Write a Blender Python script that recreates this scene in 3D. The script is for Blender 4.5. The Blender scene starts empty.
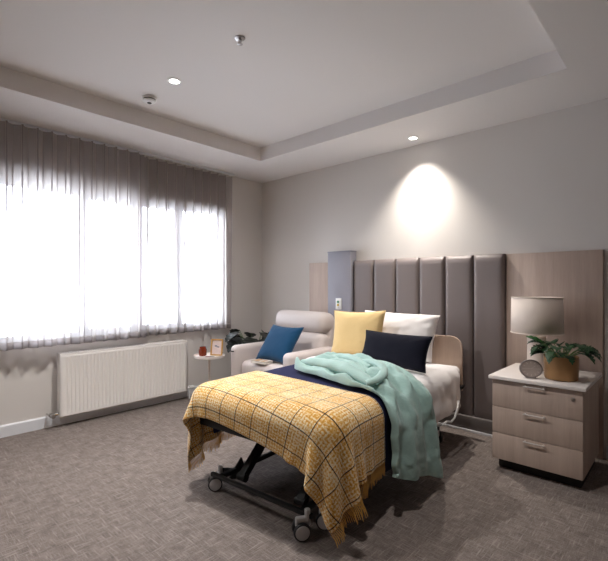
import bpy, bmesh, math, random
import numpy as np
from mathutils import Vector, Matrix, noise as mnoise

random.seed(7); np.random.seed(7)
sc = bpy.context.scene
COL = sc.collection
PI = math.pi
R = math.radians

# ------------------------------------------------------------------ camera
CAM = Vector((4.025, -3.564, 1.207)); YAW = 42.8; FPX = 421.0
cd = bpy.data.cameras.new('camera'); cam = bpy.data.objects.new('camera', cd); COL.objects.link(cam)
cam.location = CAM; cam.rotation_euler = (R(90), 0, R(YAW))
cd.sensor_width = 36.0; cd.lens = FPX/608*36.0; cd.shift_y = 4.5/608
cd.clip_start = 0.02
sc.camera = cam

# ------------------------------------------------------------------ materials
def srgb(r, g, b):
    f = lambda c: (c/255/12.92) if c/255 <= .04045 else ((c/255+.055)/1.055)**2.4
    return (f(r), f(g), f(b), 1)

class NT:
    def __init__(s, name):
        s.m = bpy.data.materials.new(name); s.m.use_nodes = True
        s.t = s.m.node_tree; s.n = s.t.nodes; s.l = s.t.links
        s.b = s.n['Principled BSDF']; s.out = s.n['Material Output']
    def node(s, typ, **kw):
        nd = s.n.new(typ)
        for k, v in kw.items():
            if k.startswith('i_'):
                nd.inputs[k[2:].replace('_', ' ')].default_value = v
            else: setattr(nd, k, v)
        return nd
    def link(s, a, b): s.l.new(a, b)
    def math(s, op, a, b=None, c=None):
        nd = s.n.new('ShaderNodeMath'); nd.operation = op
        for i, v in enumerate((a, b, c)):
            if v is None: continue
            if isinstance(v, (int, float)): nd.inputs[i].default_value = v
            else: s.l.new(v, nd.inputs[i])
        return nd.outputs[0]
    def mix(s, fac, a, b, blend='MIX'):
        nd = s.n.new('ShaderNodeMix'); nd.data_type = 'RGBA'; nd.blend_type = blend
        for sock, v in ((nd.inputs[0], fac), (nd.inputs[6], a), (nd.inputs[7], b)):
            if isinstance(v, (int, float, tuple)): sock.default_value = v
            else: s.l.new(v, sock)
        return nd.outputs[2]
    def coord(s, which='Object', scale=(1, 1, 1)):
        tc = s.n.new('ShaderNodeTexCoord'); mp = s.n.new('ShaderNodeMapping')
        mp.inputs['Scale'].default_value = scale
        s.l.new(tc.outputs[which], mp.inputs[0]); return mp.outputs[0]
    def noise(s, vec, scale, detail=3, rough=.55):
        nd = s.n.new('ShaderNodeTexNoise'); nd.inputs['Scale'].default_value = scale
        nd.inputs['Detail'].default_value = detail; nd.inputs['Roughness'].default_value = rough
        s.l.new(vec, nd.inputs['Vector']); return nd.outputs[0]
    def ramp(s, fac, stops):
        nd = s.n.new('ShaderNodeValToRGB'); e = nd.color_ramp.elements
        while len(e) < len(stops): e.new(.5)
        for el, (p, c) in zip(e, stops): el.position = p; el.color = c
        s.l.new(fac, nd.inputs[0]); return nd.outputs[0]
    def bump(s, h, strength=.2, dist=.01):
        nd = s.n.new('ShaderNodeBump'); nd.inputs['Strength'].default_value = strength
        nd.inputs['Distance'].default_value = dist
        s.l.new(h, nd.inputs['Height']); s.l.new(nd.outputs[0], s.b.inputs['Normal'])

def plain(name, col, rough=.5, metal=0, var=.06, nscale=30, bump=0, sheen=0, coat=0):
    t = NT(name); v = t.coord()
    nz = t.noise(v, nscale, 4)
    c = t.mix(nz, tuple(x*(1-var) for x in col[:3])+(1,), tuple(min(1, x*(1+var)) for x in col[:3])+(1,))
    t.link(c, t.b.inputs['Base Color'])
    t.b.inputs['Roughness'].default_value = rough; t.b.inputs['Metallic'].default_value = metal
    if bump: t.bump(nz, bump, .004)
    if sheen:
        t.b.inputs['Sheen Weight'].default_value = sheen; t.b.inputs['Sheen Roughness'].default_value = .5
    if coat: t.b.inputs['Coat Weight'].default_value = coat
    return t.m

def fabric(name, col, scale=420, var=.14, bump=.25, sheen=.2, rough=.9, big=6):
    t = NT(name); v = t.coord()
    a = t.noise(t.coord('Object', (1, .15, 1)), scale, 2); b = t.noise(t.coord('Object', (.15, 1, 1)), scale, 2)
    w = t.math('MULTIPLY', t.math('ADD', a, b), .5)
    g = t.noise(v, big, 3)
    f = t.math('ADD', t.math('MULTIPLY', w, .7), t.math('MULTIPLY', g, .3))
    c = t.mix(f, tuple(x*(1-var*2) for x in col[:3])+(1,), tuple(min(1, x*(1+var*2)) for x in col[:3])+(1,))
    t.link(c, t.b.inputs['Base Color']); t.b.inputs['Roughness'].default_value = rough
    t.b.inputs['Sheen Weight'].default_value = sheen; t.b.inputs['Specular IOR Level'].default_value = .2
    t.bump(w, bump, .002)
    return t.m

def wood(name, c1, c2, axis='Z', rough=.5):
    t = NT(name)
    sc_ = {'Z': (14, 14, .9), 'X': (.9, 14, 14), 'Y': (14, .9, 14)}[axis]
    v = t.coord('Object', sc_)
    n1 = t.noise(v, 1.6, 6, .6); n2 = t.noise(t.coord('Object', tuple(x*5 for x in sc_)), 2.0, 3)
    f = t.math('ADD', t.math('MULTIPLY', n1, .75), t.math('MULTIPLY', n2, .25))
    t.link(t.ramp(f, [(.3, c1), (.7, c2)]), t.b.inputs['Base Color'])
    t.b.inputs['Roughness'].default_value = rough; t.bump(f, .06, .003)
    return t.m

M = {}
M['wall'] = plain('wall_paint', srgb(214, 209, 204), .85, var=.015, nscale=120, bump=.03)
M['wall_dark'] = plain('low_bounce_wall_paint', srgb(128, 116, 108), .85, var=.015, nscale=120, bump=.03)  # unseen walls, darkened to cut bounce light on the right side
M['ceiling'] = plain('ceiling_paint', srgb(226, 222, 220), .9, var=.012, nscale=120)
M['white_trim'] = plain('white_gloss_paint', srgb(226, 228, 232), .4, var=.01)
M['upvc'] = plain('window_frame_white', srgb(205, 210, 218), .35, var=.01)
M['radiator'] = plain('radiator_enamel', srgb(238, 234, 230), .4, var=.01)
M['white_plastic'] = plain('white_plastic', srgb(232, 232, 230), .4, var=.01)
M['dark_slot'] = plain('dark_slot', srgb(40, 38, 38), .7)
M['chrome'] = plain('chrome', srgb(205, 203, 200), .18, 1, var=.02)
M['handle'] = plain('satin_nickel', srgb(226, 220, 214), .35, .35, var=.02)
M['brushed'] = plain('brushed_metal', srgb(176, 172, 170), .38, 1, var=.03)
M['black_metal'] = plain('black_metal', srgb(15, 15, 16), .45, .2, var=.05)
M['black_plastic'] = plain('black_plastic', srgb(30, 30, 32), .5, var=.05)
M['grey_plastic'] = plain('grey_plastic', srgb(192, 190, 190), .45, var=.03)
M['leather'] = plain('pale_leather', srgb(202, 192, 188), .5, var=.04, nscale=180, bump=.12)
M['vinyl'] = plain('taupe_vinyl', srgb(122, 112, 110), .5, var=.03, nscale=220, bump=.08)
M['column'] = plain('blue_grey_laminate', srgb(142, 141, 151), .5, var=.015)
M['kick'] = plain('grey_kickboard', srgb(112, 106, 104), .5, var=.03)
M['stone'] = plain('white_laminate_top', srgb(236, 228, 222), .35, var=.02)
M['oak'] = wood('pale_oak', srgb(176, 156, 143), srgb(199, 180, 167), 'Z')
M['oak_bed'] = wood('pink_oak', srgb(196, 172, 154), srgb(212, 190, 172), 'Z')
M['gold_wood'] = wood('golden_wood', srgb(168, 124, 62), srgb(200, 158, 92), 'Z')
M['white_linen'] = fabric('white_linen', srgb(226, 222, 220), var=.03, bump=.12)
M['yellow_velvet'] = fabric('mustard_fabric', srgb(224, 194, 138), var=.06, sheen=.25)
M['navy'] = fabric('navy_fabric', srgb(22, 24, 62), var=.15, sheen=.03)
M['navy_velvet'] = fabric('navy_velvet', srgb(8, 9, 24), var=.15, sheen=.04)
M['blue'] = fabric('petrol_blue_fabric', srgb(16, 64, 98), var=.12, sheen=.15)
M['mint'] = fabric('mint_fleece', srgb(158, 188, 181), scale=120, var=.10, bump=.9, sheen=.35, big=14)
M['lampshade'] = fabric('linen_shade', srgb(232, 218, 206), scale=300, var=.04, bump=.1)
M['lamp_base'] = plain('ceramic_base', srgb(226, 214, 204), .45, var=.04)
M['brass'] = plain('brass_pot', srgb(168, 130, 88), .45, .45, var=.12, nscale=14)
M['soil'] = plain('soil', srgb(40, 30, 24), .95, var=.4, nscale=80, bump=.5)
M['leaf'] = plain('leaf_green', srgb(40, 72, 42), .4, var=.35, nscale=22)
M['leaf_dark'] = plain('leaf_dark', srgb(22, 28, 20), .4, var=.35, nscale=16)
M['leaf_light'] = plain('leaf_light', srgb(74, 124, 66), .4, var=.3, nscale=22)
M['stem'] = plain('stem', srgb(84, 110, 62), .5, var=.2)
M['pot_grey'] = plain('grey_pot', srgb(120, 116, 112), .6, var=.1)
M['clock_case'] = plain('clock_case', srgb(138, 128, 124), .45, .1, var=.05)
M['clock_face'] = plain('clock_face', srgb(184, 170, 162), .6, var=.05)
M['clock_mark'] = plain('clock_mark', srgb(206, 196, 190), .6)
M['paper'] = plain('paper', srgb(232, 226, 216), .8, var=.02)
M['photo_art'] = plain('photo_print', srgb(214, 196, 192), .5, var=.2, nscale=40)
M['photo_grey'] = plain('photo_grey', srgb(120, 122, 134), .5, var=.2, nscale=40)
M['green_btn'] = plain('green_button', srgb(26, 120, 84), .4)
M['yellow_btn'] = plain('yellow_button', srgb(200, 168, 60), .4)
M['book_cover'] = plain('book_cover', srgb(206, 196, 184), .5, var=.25, nscale=35)
M['tan'] = plain('tan_card', srgb(176, 132, 84), .5, var=.2, nscale=35)
M['red_card'] = plain('red_card', srgb(140, 40, 36), .5, var=.2)

t = NT('amber_glass'); v = t.coord(); nz = t.noise(v, 30, 2)
t.link(t.mix(nz, srgb(120, 44, 24), srgb(168, 72, 40)), t.b.inputs['Base Color'])
t.b.inputs['Roughness'].default_value = .12; t.b.inputs['Transmission Weight'].default_value = .35; M['amber'] = t.m

# carpet: woven grey-brown loop pile with short paler threads running both ways
t = NT('carpet')
va = t.coord('Object', (1, 1, 1))
def threads(scale, off):
    mp = t.node('ShaderNodeMapping'); tc = t.node('ShaderNodeTexCoord'); mp.inputs['Scale'].default_value = scale; mp.inputs['Location'].default_value = off
    t.link(tc.outputs['Object'], mp.inputs[0]); n_ = t.noise(mp.outputs[0], 1.0, 2, .5)
    return t.math('SMOOTH_MIN', t.math('MAXIMUM', t.math('MULTIPLY', t.math('SUBTRACT', n_, .56), 6.0), 0.0), 1.0, .1)
th_ = t.math('MAXIMUM', t.math('MAXIMUM', threads((9, 120, 1), (0, 0, 0)), threads((120, 9, 1), (3, 1, 0))), t.math('MULTIPLY', t.math('MAXIMUM', threads((22, 210, 1), (7, 2, 0)), threads((210, 22, 1), (1, 9, 0))), .8))
dk = t.math('MAXIMUM', threads((12, 140, 1), (5, 5, 3)), threads((140, 12, 1), (8, 3, 3)))
fine = t.noise(va, 240, 2); mid = t.noise(va, 16, 3); blot = t.noise(va, 2.2, 3)
f0 = t.math('ADD', t.math('MULTIPLY', fine, .55), t.math('MULTIPLY', mid, .45))
base = t.ramp(f0, [(.34, srgb(98, 89, 84)), (.66, srgb(142, 131, 125))])
c = t.mix(t.math('MULTIPLY', dk, .45), base, srgb(74, 67, 63))
c = t.mix(t.math('MULTIPLY', th_, .5), c, srgb(186, 177, 170))
c = t.mix(t.math('MULTIPLY', blot, .28), c, srgb(92, 83, 78))
t.link(c, t.b.inputs['Base Color']); t.b.inputs['Roughness'].default_value = 1.0
t.b.inputs['Specular IOR Level'].default_value = .1; t.bump(t.math('ADD', f0, th_), .4, .004); M['carpet'] = t.m

# check blanket: mustard with cream lattice and a dark windowpane line (UV in metres)
t = NT('check_blanket')
uv = t.node('ShaderNodeUVMap'); sep = t.node('ShaderNodeSeparateXYZ'); t.link(uv.outputs[0], sep.inputs[0])
def line(s, period, w):
    f = t.math('FRACT', t.math('DIVIDE', s, period))
    return t.math('LESS_THAN', t.math('ABSOLUTE', t.math('SUBTRACT', f, .5)), w/period/2)
U, V = sep.outputs[0], sep.outputs[1]
grid = t.math('MAXIMUM', line(U, .116, .0044), line(V, .116, .0044))
def wav(s, period): return t.math('SINE', t.math('MULTIPLY', s, 2*PI/period))
lat = t.math('MULTIPLY', wav(t.math('ADD', U, V), .033), wav(t.math('SUBTRACT', U, V), .033))
nzz = t.noise(uv.outputs[0], 120, 3); nz2 = t.noise(uv.outputs[0], 9, 2)
lm = t.math('ADD', t.math('MULTIPLY', lat, .12), t.math('ADD', t.math('MULTIPLY', nzz, 1.1), t.math('MULTIPLY', nz2, .3)))
basec = t.ramp(lm, [(.50, srgb(202, 142, 54)), (.66, srgb(222, 172, 86)), (.82, srgb(242, 226, 190))])
c = t.mix(grid, basec, srgb(38, 36, 44))
t.link(c, t.b.inputs['Base Color']); t.b.inputs['Roughness'].default_value = .95
t.b.inputs['Sheen Weight'].default_value = .25; t.b.inputs['Specular IOR Level'].default_value = .15
t.bump(lm, .5, .004); M['check'] = t.m
M['fringe'] = fabric('mustard_yarn', srgb(204, 160, 92), scale=200, var=.2, sheen=0)

# sheer curtain
def sheer(name, col, transp):
    t = NT(name)
    wv = t.noise(t.coord('Object', (60, 60, 1)), 6, 2)
    cc = t.mix(wv, tuple(x*.92 for x in col[:3])+(1,), tuple(min(1, x*1.08) for x in col[:3])+(1,))
    d = t.node('ShaderNodeBsdfDiffuse'); tr = t.node('ShaderNodeBsdfTranslucent'); tp = t.node('ShaderNodeBsdfTransparent')
    t.link(cc, d.inputs[0]); t.link(cc, tr.inputs[0]); tp.inputs[0].default_value = (.97, .97, 1, 1)
    m1 = t.node('ShaderNodeMixShader'); m1.inputs[0].default_value = .66
    t.link(d.outputs[0], m1.inputs[1]); t.link(tr.outputs[0], m1.inputs[2])
    geo = t.node('ShaderNodeNewGeometry'); dt = t.node('ShaderNodeVectorMath', operation='DOT_PRODUCT')
    t.link(geo.outputs['Normal'], dt.inputs[0]); t.link(geo.outputs['Incoming'], dt.inputs[1])
    cosv = t.math('MAXIMUM', t.math('ABSOLUTE', dt.outputs['Value']), .08)
    m2 = t.node('ShaderNodeMixShader'); t.link(t.math('POWER', transp, t.math('DIVIDE', 1.0, cosv)), m2.inputs[0])
    t.link(m1.outputs[0], m2.inputs[1]); t.link(tp.outputs[0], m2.inputs[2])
    t.link(m2.outputs[0], t.out.inputs[0]); t.n.remove(t.b); return t.m
M['sheer'] = sheer('sheer_curtain', srgb(198, 191, 188), .40)

# window glass: thin pane
t = NT('window_glass')
tp = t.node('ShaderNodeBsdfTransparent'); tp.inputs[0].default_value = (.96, .98, 1, 1)
gl = t.node('ShaderNodeBsdfGlossy'); gl.inputs['Roughness'].default_value = .03
fr = t.node('ShaderNodeFresnel'); mx = t.node('ShaderNodeMixShader')
t.link(fr.outputs[0], mx.inputs[0]); t.link(tp.outputs[0], mx.inputs[1]); t.link(gl.outputs[0], mx.inputs[2])
t.link(mx.outputs[0], t.out.inputs[0]); t.n.remove(t.b); M['glass'] = t.m

def emit(name, col, s):
    t = NT(name); e = t.node('ShaderNodeEmission'); e.inputs[0].default_value = col; e.inputs[1].default_value = s
    t.link(e.outputs[0], t.out.inputs[0]); t.n.remove(t.b); return t.m
M['lens'] = emit('downlight_lens', (1, .96, .9, 1), 14)

# ------------------------------------------------------------------ mesh helpers
def add_box(bm, lo, hi, bev=0, seg=2, mat=None):
    r = bmesh.ops.create_cube(bm, size=1)
    vs = r['verts']; lo = Vector(lo); hi = Vector(hi); c = (lo+hi)/2; s = hi-lo
    for v in vs: v.co = Vector((v.co.x*s.x, v.co.y*s.y, v.co.z*s.z))+c
    new = vs
    if bev > 0:
        ed = list({e for v in vs for e in v.link_edges})
        g = bmesh.ops.bevel(bm, geom=ed, offset=min(bev, min(s)*.49), segments=seg, affect='EDGES', profile=.5)
        new = list({v for f in g['faces'] for v in f.verts})
        seen = set(new); st = list(new)
        while st:
            v = st.pop()
            for e in v.link_edges:
                o = e.other_vert(v)
                if o not in seen: seen.add(o); st.append(o)
        new = list(seen)
    if mat is not None:
        for v in new: v.co = mat @ v.co
    return new

def add_tube(bm, pts, rad, n=8, cap=True, squash=None):
    pts = [Vector(p) for p in pts]; N = len(pts)
    rads = rad if isinstance(rad, (list, tuple)) else [rad]*N
    rings = []; prev = None
    for i, p in enumerate(pts):
        tdir = (pts[min(i+1, N-1)]-pts[max(i-1, 0)]).normalized()
        if prev is None:
            a = Vector((0, 0, 1)) if abs(tdir.z) < .9 else Vector((1, 0, 0))
            nrm = (a - tdir*a.dot(tdir)).normalized()
        else: nrm = (prev - tdir*prev.dot(tdir)).normalized()
        prev = nrm; bn = tdir.cross(nrm)
        sq = squash or 1
        rings.append([bm.verts.new(p+nrm*math.cos(2*PI*k/n)*rads[i]*sq+bn*math.sin(2*PI*k/n)*rads[i]) for k in range(n)])
    for i in range(N-1):
        for k in range(n):
            bm.faces.new((rings[i][k], rings[i][(k+1) % n], rings[i+1][(k+1) % n], rings[i+1][k]))
    if cap:
        bm.faces.new(rings[0][::-1]); bm.faces.new(rings[-1])
    return [v for r in rings for v in r]

def add_lathe(bm, prof, c=(0, 0, 0), n=32, mat=None):
    c = Vector(c); rings = []
    for r, z in prof:
        rings.append([bm.verts.new(c+Vector((max(r, 1e-4)*math.cos(2*PI*k/n), max(r, 1e-4)*math.sin(2*PI*k/n), z))) for k in range(n)])
    for i in range(len(prof)-1):
        for k in range(n):
            bm.faces.new((rings[i][k], rings[i][(k+1) % n], rings[i+1][(k+1) % n], rings[i+1][k]))
    bm.faces.new(rings[0][::-1]); bm.faces.new(rings[-1])
    vs = [v for r in rings for v in r]
    if mat is not None:
        for v in vs: v.co = mat @ v.co
    return vs

def add_prism(bm, poly, axis, a, b):
    """extrude 2D polygon along axis between a and b"""
    def P(p, t):
        return {'x': Vector((t, p[0], p[1])), 'y': Vector((p[0], t, p[1])), 'z': Vector((p[0], p[1], t))}[axis]
    A = [bm.verts.new(P(p, a)) for p in poly]; B = [bm.verts.new(P(p, b)) for p in poly]
    n = len(poly); bm.faces.new(A[::-1]); bm.faces.new(B)
    for i in range(n): bm.faces.new((A[i], A[(i+1) % n], B[(i+1) % n], B[i]))
    return A+B

def obj(name, bm, m, parent=None, smooth=True, angle=25):
    bmesh.ops.remove_doubles(bm, verts=bm.verts, dist=1e-6)
    bmesh.ops.recalc_face_normals(bm, faces=bm.faces)
    me = bpy.data.meshes.new(name); bm.to_mesh(me); bm.free()
    o = bpy.data.objects.new(name, me); COL.objects.link(o)
    for x in (m if isinstance(m, (list, tuple)) else [m]): me.materials.append(x)
    if smooth:
        for p in me.polygons: p.use_smooth = True
        try: me.set_sharp_from_angle(angle=R(angle))
        except Exception: pass
    if parent is not None: o.parent = parent
    return o

def grid_obj(name, P, m, parent=None, uv=None, closed_u=False):
    ny, nx, _ = P.shape
    me = bpy.data.meshes.new(name)
    faces = []
    for j in range(ny-1):
        for i in range(nx-1 if not closed_u else nx):
            i2 = (i+1) % nx
            faces.append((j*nx+i, j*nx+i2, (j+1)*nx+i2, (j+1)*nx+i))
    me.from_pydata(P.reshape(-1, 3).tolist(), [], faces); me.update()
    if uv is not None:
        l = me.uv_layers.new(name='UVMap'); flat = uv.reshape(-1, 2)
        for lp in me.loops: l.data[lp.index].uv = flat[lp.vertex_index]
    for p in me.polygons: p.use_smooth = True
    o = bpy.data.objects.new(name, me); COL.objects.link(o); me.materials.append(m)
    if parent is not None: o.parent = parent
    return o

def solidify(o, th, off=1, sub=1):
    s = o.modifiers.new('thickness', 'SOLIDIFY'); s.thickness = th; s.offset = off
    if sub:
        m = o.modifiers.new('smooth', 'SUBSURF'); m.levels = sub; m.render_levels = sub

def thing(name, label, cat, loc=(0, 0, 0), rz=0, group=None):
    o = bpy.data.objects.new(name, None); COL.objects.link(o); o.empty_display_size = .1
    o.location = loc; o.rotation_euler = (0, 0, rz); o['label'] = label; o['category'] = cat
    if group: o['group'] = group
    return o
def tag(o, label, cat, group=None):
    o['label'] = label; o['category'] = cat
    if group: o['group'] = group
    return o
def struct(name, bm, m, parent=None, smooth=False):
    o = obj(name, bm, m, parent, smooth)
    if parent is None: o['kind'] = 'structure'
    return o
def nb(): return bmesh.new()

# ------------------------------------------------------------------ room shell
XR, YR = 4.75, -4.75          # right and rear walls, behind the camera
ZS, ZC = 2.50, 2.635          # soffit and raised ceiling
CX0, CX1, CY0, CY1 = .71, 3.47, -4.05, -.65
WY0, WY1, WZ0, WZ1 = -2.80, -.575, .735, 2.07

bm = nb(); add_box(bm, (-.22, YR, -.1), (XR, .2, 0)); struct('floor', bm, M['carpet'])
bm = nb()
for lo, hi in (((-.22, YR, 0), (0, WY0, 2.8)), ((-.22, WY1, 0), (0, .2, 2.8)), ((-.22, WY0, 0), (0, WY1, WZ0)), ((-.22, WY0, WZ1), (0, WY1, 2.8))):
    add_box(bm, lo, hi)
struct('wall_left', bm, M['wall'])
bm = nb(); add_box(bm, (0, 0, 0), (XR+.2, .2, 2.8)); struct('wall_back', bm, M['wall'])
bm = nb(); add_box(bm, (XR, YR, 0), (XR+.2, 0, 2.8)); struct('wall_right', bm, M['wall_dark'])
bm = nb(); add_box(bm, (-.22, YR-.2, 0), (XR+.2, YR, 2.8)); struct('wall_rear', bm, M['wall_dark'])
bm = nb()
for lo, hi in (((0, YR, ZS), (CX0, 0, 2.8)), ((CX1, YR, ZS), (XR, 0, 2.8)), ((CX0, CY1, ZS), (CX1, 0, 2.8)), ((CX0, YR, ZS), (CX1, CY0, 2.8)), ((CX0, CY0, ZC), (CX1, CY1, 2.8))):
    add_box(bm, lo, hi)
struct('ceiling', bm, M['ceiling'])
# baseboards
bm = nb(); add_prism(bm, [(0, 0), (.016, 0), (.016, .085), (.010, .095), (0, .095)], 'y', YR, -.0)
struct('baseboard_left', bm, M['white_trim'])
bm = nb(); add_box(bm, (3.58, -.014, 0), (XR, 0, .095), .003); add_box(bm, (.016, -.014, 0), (.83, 0, .095), .003)
struct('baseboard_back', bm, M['white_trim'])

# ------------------------------------------------------------------ window
wm = bpy.data.objects.new('window_1', None); COL.objects.link(wm); wm.location = (-.1, (WY0+WY1)/2, WZ0)
wm['kind'] = 'structure'
def wpart(name, boxes, m, bev=.006):
    bm = nb()
    for lo, hi in boxes: add_box(bm, lo, hi, bev)
    o = obj(name, bm, m, wm); o.matrix_parent_inverse = Matrix.Translation(-wm.location); return o
fx0, fx1 = -.14, -.06; FW = .034
wpart('window_frame', [((fx0, WY0, WZ0), (fx1, WY0+FW, WZ1)), ((fx0, WY1-FW, WZ0), (fx1, WY1, WZ1)),
      ((fx0, WY0, WZ0), (fx1, WY1, WZ0+FW)), ((fx0, WY0, WZ1-FW), (fx1, WY1, WZ1))], M['upvc'])
MH = .02; mull = [-2.115, -1.60, -1.12]
for y in mull: wpart('mullion', [((fx0, y-MH, WZ0+FW), (fx1, y+MH, WZ1-FW))], M['upvc'])
ys = [WY0+FW]+[q for y in mull for q in (y-MH, y+MH)]+[WY1-FW]
for k in range(4):
    a, b = ys[2*k], ys[2*k+1]; z0, z1 = WZ0+FW, WZ1-FW
    w = .034 if k in (1, 2) else .016
    wpart('sash', [((-.125, a, z0), (-.07, a+w, z1)), ((-.125, b-w, z0), (-.07, b, z1)), ((-.125, a, z0), (-.07, b, z0+w)), ((-.125, a, z1-w), (-.07, b, z1))], M['upvc'])
    wpart('pane', [((-.101, a+w*.6, z0+w*.6), (-.097, b-w*.6, z1-w*.6))], M['glass'], 0)
bm = nb(); add_box(bm, (-.06, WY0, WZ0-.022), (.004, WY1, WZ0+.001), .003); struct('trim_1', bm, M['white_trim'], None, True)

# ------------------------------------------------------------------ curtains on a ceiling track
def curtain(y0, y1, xoff, label, phase, seed, bunch=None):
    rs = random.Random(seed)
    W = y1-y0; nw = round(W/.103); nx = nw*14+1; ny = 26
    ztop, zbot = 2.465, .702
    P = np.zeros((ny, nx, 3)); amp_r = [rs.uniform(.75, 1.25) for _ in range(nw+2)]; sh = [rs.uniform(-.16, .16) for _ in range(nw+2)]
    def wave(u, j):
        tdn = j/(ny-1)
        q = u*nw; k = int(min(q, nw-1e-6)); ph = 2*PI*q+phase
        blend = amp_r[k]*(1-(q-k))+amp_r[k+1]*(q-k); shf = sh[k]*(1-(q-k))+sh[k+1]*(q-k)
        a = (.043-.012*tdn)*(1+(blend-1)*(.3+.7*tdn))
        x = a*math.sin(ph+shf*6*tdn) + .006*tdn*math.sin(2.3*q+seed)
        y = .020*math.sin(2*ph)*(1-.4*tdn)+shf*.05*tdn
        return x, y
    for j in range(ny):
        z = ztop+(zbot-ztop)*j/(ny-1)
        for i in range(nx):
            u = i/(nx-1); x, y = wave(u, j)
            P[j, i] = (xoff+x, y0+W*u+y*min(1, min(u, 1-u)*12), z)
    root = tag(grid_obj('curtain', P, M['sheer']), label, 'curtain', 'sheer curtains over the window')
    hem = P[ny-2:, :, :].copy(); hem[:, :, 0] += .003
    hem = np.stack([hem[0]*(1-t)+hem[1]*t for t in (0, .5, 1)]); hem[0, :, 2] = .76
    h = grid_obj('hem', hem, M['sheer'], root)
    s = h.modifiers.new('fold', 'SOLIDIFY'); s.thickness = .0012
    return root
curtain(-2.98, -1.625, .128, 'sheer grey curtain on the left half of the window, above the long radiator', 0, 3)
curtain(-1.69, -.535, .046, 'sheer grey curtain on the right half of the window, nearest the room corner', 1.2, 11)
trk = thing('curtain_track', 'slim white curtain track fixed under the ceiling edge above the sheer curtains', 'curtain track', (.085, -1.75, ZS))
bm = nb(); add_box(bm, (-.014, -1.25, -.018), (.014, 1.235, 0), .002); obj('rail', bm, M['white_trim'], trk)
for k in range(24):
    y = -1.2+k*.1035
    bm = nb(); add_box(bm, (-.006, y-.006, -.032), (.006, y+.006, -.016), .002); obj('glider', bm, M['white_plastic'], trk)

# ------------------------------------------------------------------ radiator
ry0, ry1, rz0, rz1, rx = -2.36, -1.15, .085, .625, .115
rad = thing('radiator', 'long white panel radiator with vertical flutes mounted on wall below the window', 'radiator', (0, (ry0+ry1)/2, 0))
def rp(name, bm, m, parent=rad):
    o = obj(name, bm, m, parent); o.matrix_parent_inverse = Matrix.Translation((0, -(ry0+ry1)/2, 0)); return o
bm = nb(); nfl = 36; py = []
L = ry1-ry0-.05
for k in range(nfl):
    a = ry0+.025+L*k/nfl; w = L/nfl
    py += [(a, 0), (a+w*.3, 0), (a+w*.42, .007), (a+w*.88, .007)]
py.append((ry1-.025, 0))
zs_ = [(rz0, -.012), (rz0+.012, 0), (rz0+.03, 0), (rz0+.05, 1), (rz1-.05, 1), (rz1-.03, 0), (rz1-.010, 0)]
rows = []
for z, f in zs_:
    rows.append([bm.verts.new((rx-(d*f if f > 0 else 0)+(f if f < 0 else 0), y, z)) for y, d in [(ry0, 0)]+py+[(ry1, 0)]])
for j in range(len(rows)-1):
    for i in range(len(rows[0])-1):
        bm.faces.new((rows[j][i], rows[j][i+1], rows[j+1][i+1], rows[j+1][i]))
front = obj('front_panel', bm, M['radiator'], rad, True, 20); front.matrix_parent_inverse = Matrix.Translation((0, -(ry0+ry1)/2, 0))
s = front.modifiers.new('t', 'SOLIDIFY'); s.thickness = .004; s.offset = 0
bm = nb(); add_box(bm, (.045, ry0+.01, rz0+.02), (.055, ry1-.01, rz1-.02), .003); rp('rear_panel', bm, M['radiator'])
for y in (ry0, ry1-.012):
    bm = nb(); add_box(bm, (.040, y, rz0+.01), (rx+.001, y+.012, rz1-.004), .003); rp('side_cover', bm, M['radiator'])
bm = nb()
add_box(bm, (.038, ry0, rz1-.012), (.046, ry1, rz1+.003), .002); add_box(bm, (rx-.010, ry0, rz1-.014), (rx+.003, ry1, rz1+.003), .003)
nb_ = 58
for k in range(nb_+1):
    y = ry0+(ry1-ry0-.008)*k/nb_; add_box(bm, (.044, y, rz1-.008), (rx-.006, y+.009, rz1))
rp('top_grille', bm, M['radiator'])
bm = nb()
for k in range(20): add_box(bm, (.058, ry0+.03+k*.058, rz0+.03), (.100, ry0+.07+k*.058, rz1-.03))
rp('convector_fins', bm, M['brushed'])
for y in (ry0+.2, ry1-.2):
    bm = nb(); add_box(bm, (.002, y-.02, rz0+.06), (.045, y+.02, rz1-.06), .002); rp('wall_bracket', bm, M['radiator'])
# left valve (chrome), pipe into floor
bm = nb()
add_tube(bm, [(.08, ry0-.075, .115), (.08, ry0-.035, .115), (.08, ry0+.004, .115)], .011, 12)
add_tube(bm, [(.055, ry0-.055, .115), (.105, ry0-.055, .115)], .016, 14)
rp('valve', bm, M['chrome'])
bm = nb(); add_tube(bm, [(.105, ry0-.055, .115), (.135, ry0-.055, .115)], [.019, .017], 14); rp('valve_cap', bm, M['brushed'])
bm = nb(); add_tube(bm, [(.012, ry0-.07, .115), (.08, ry0-.07, .115)], .008, 10); rp('pipe', bm, M['chrome'])
bm = nb(); add_tube(bm, [(.08, ry1-.004, .115), (.08, ry1+.05, .115)], .011, 12); add_tube(bm, [(.08, ry1+.05, .135), (.08, ry1+.05, .0)], .009, 12); rp('pipe', bm, M['white_plastic'])
bm = nb(); add_tube(bm, [(.08, ry1+.05, .115), (.08, ry1+.09, .115)], [.018, .020], 16); add_tube(bm, [(.08, ry1+.09, .115), (.08, ry1+.10, .115)], [.017, .012], 16); rp('thermostat_head', bm, M['white_plastic'])

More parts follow.
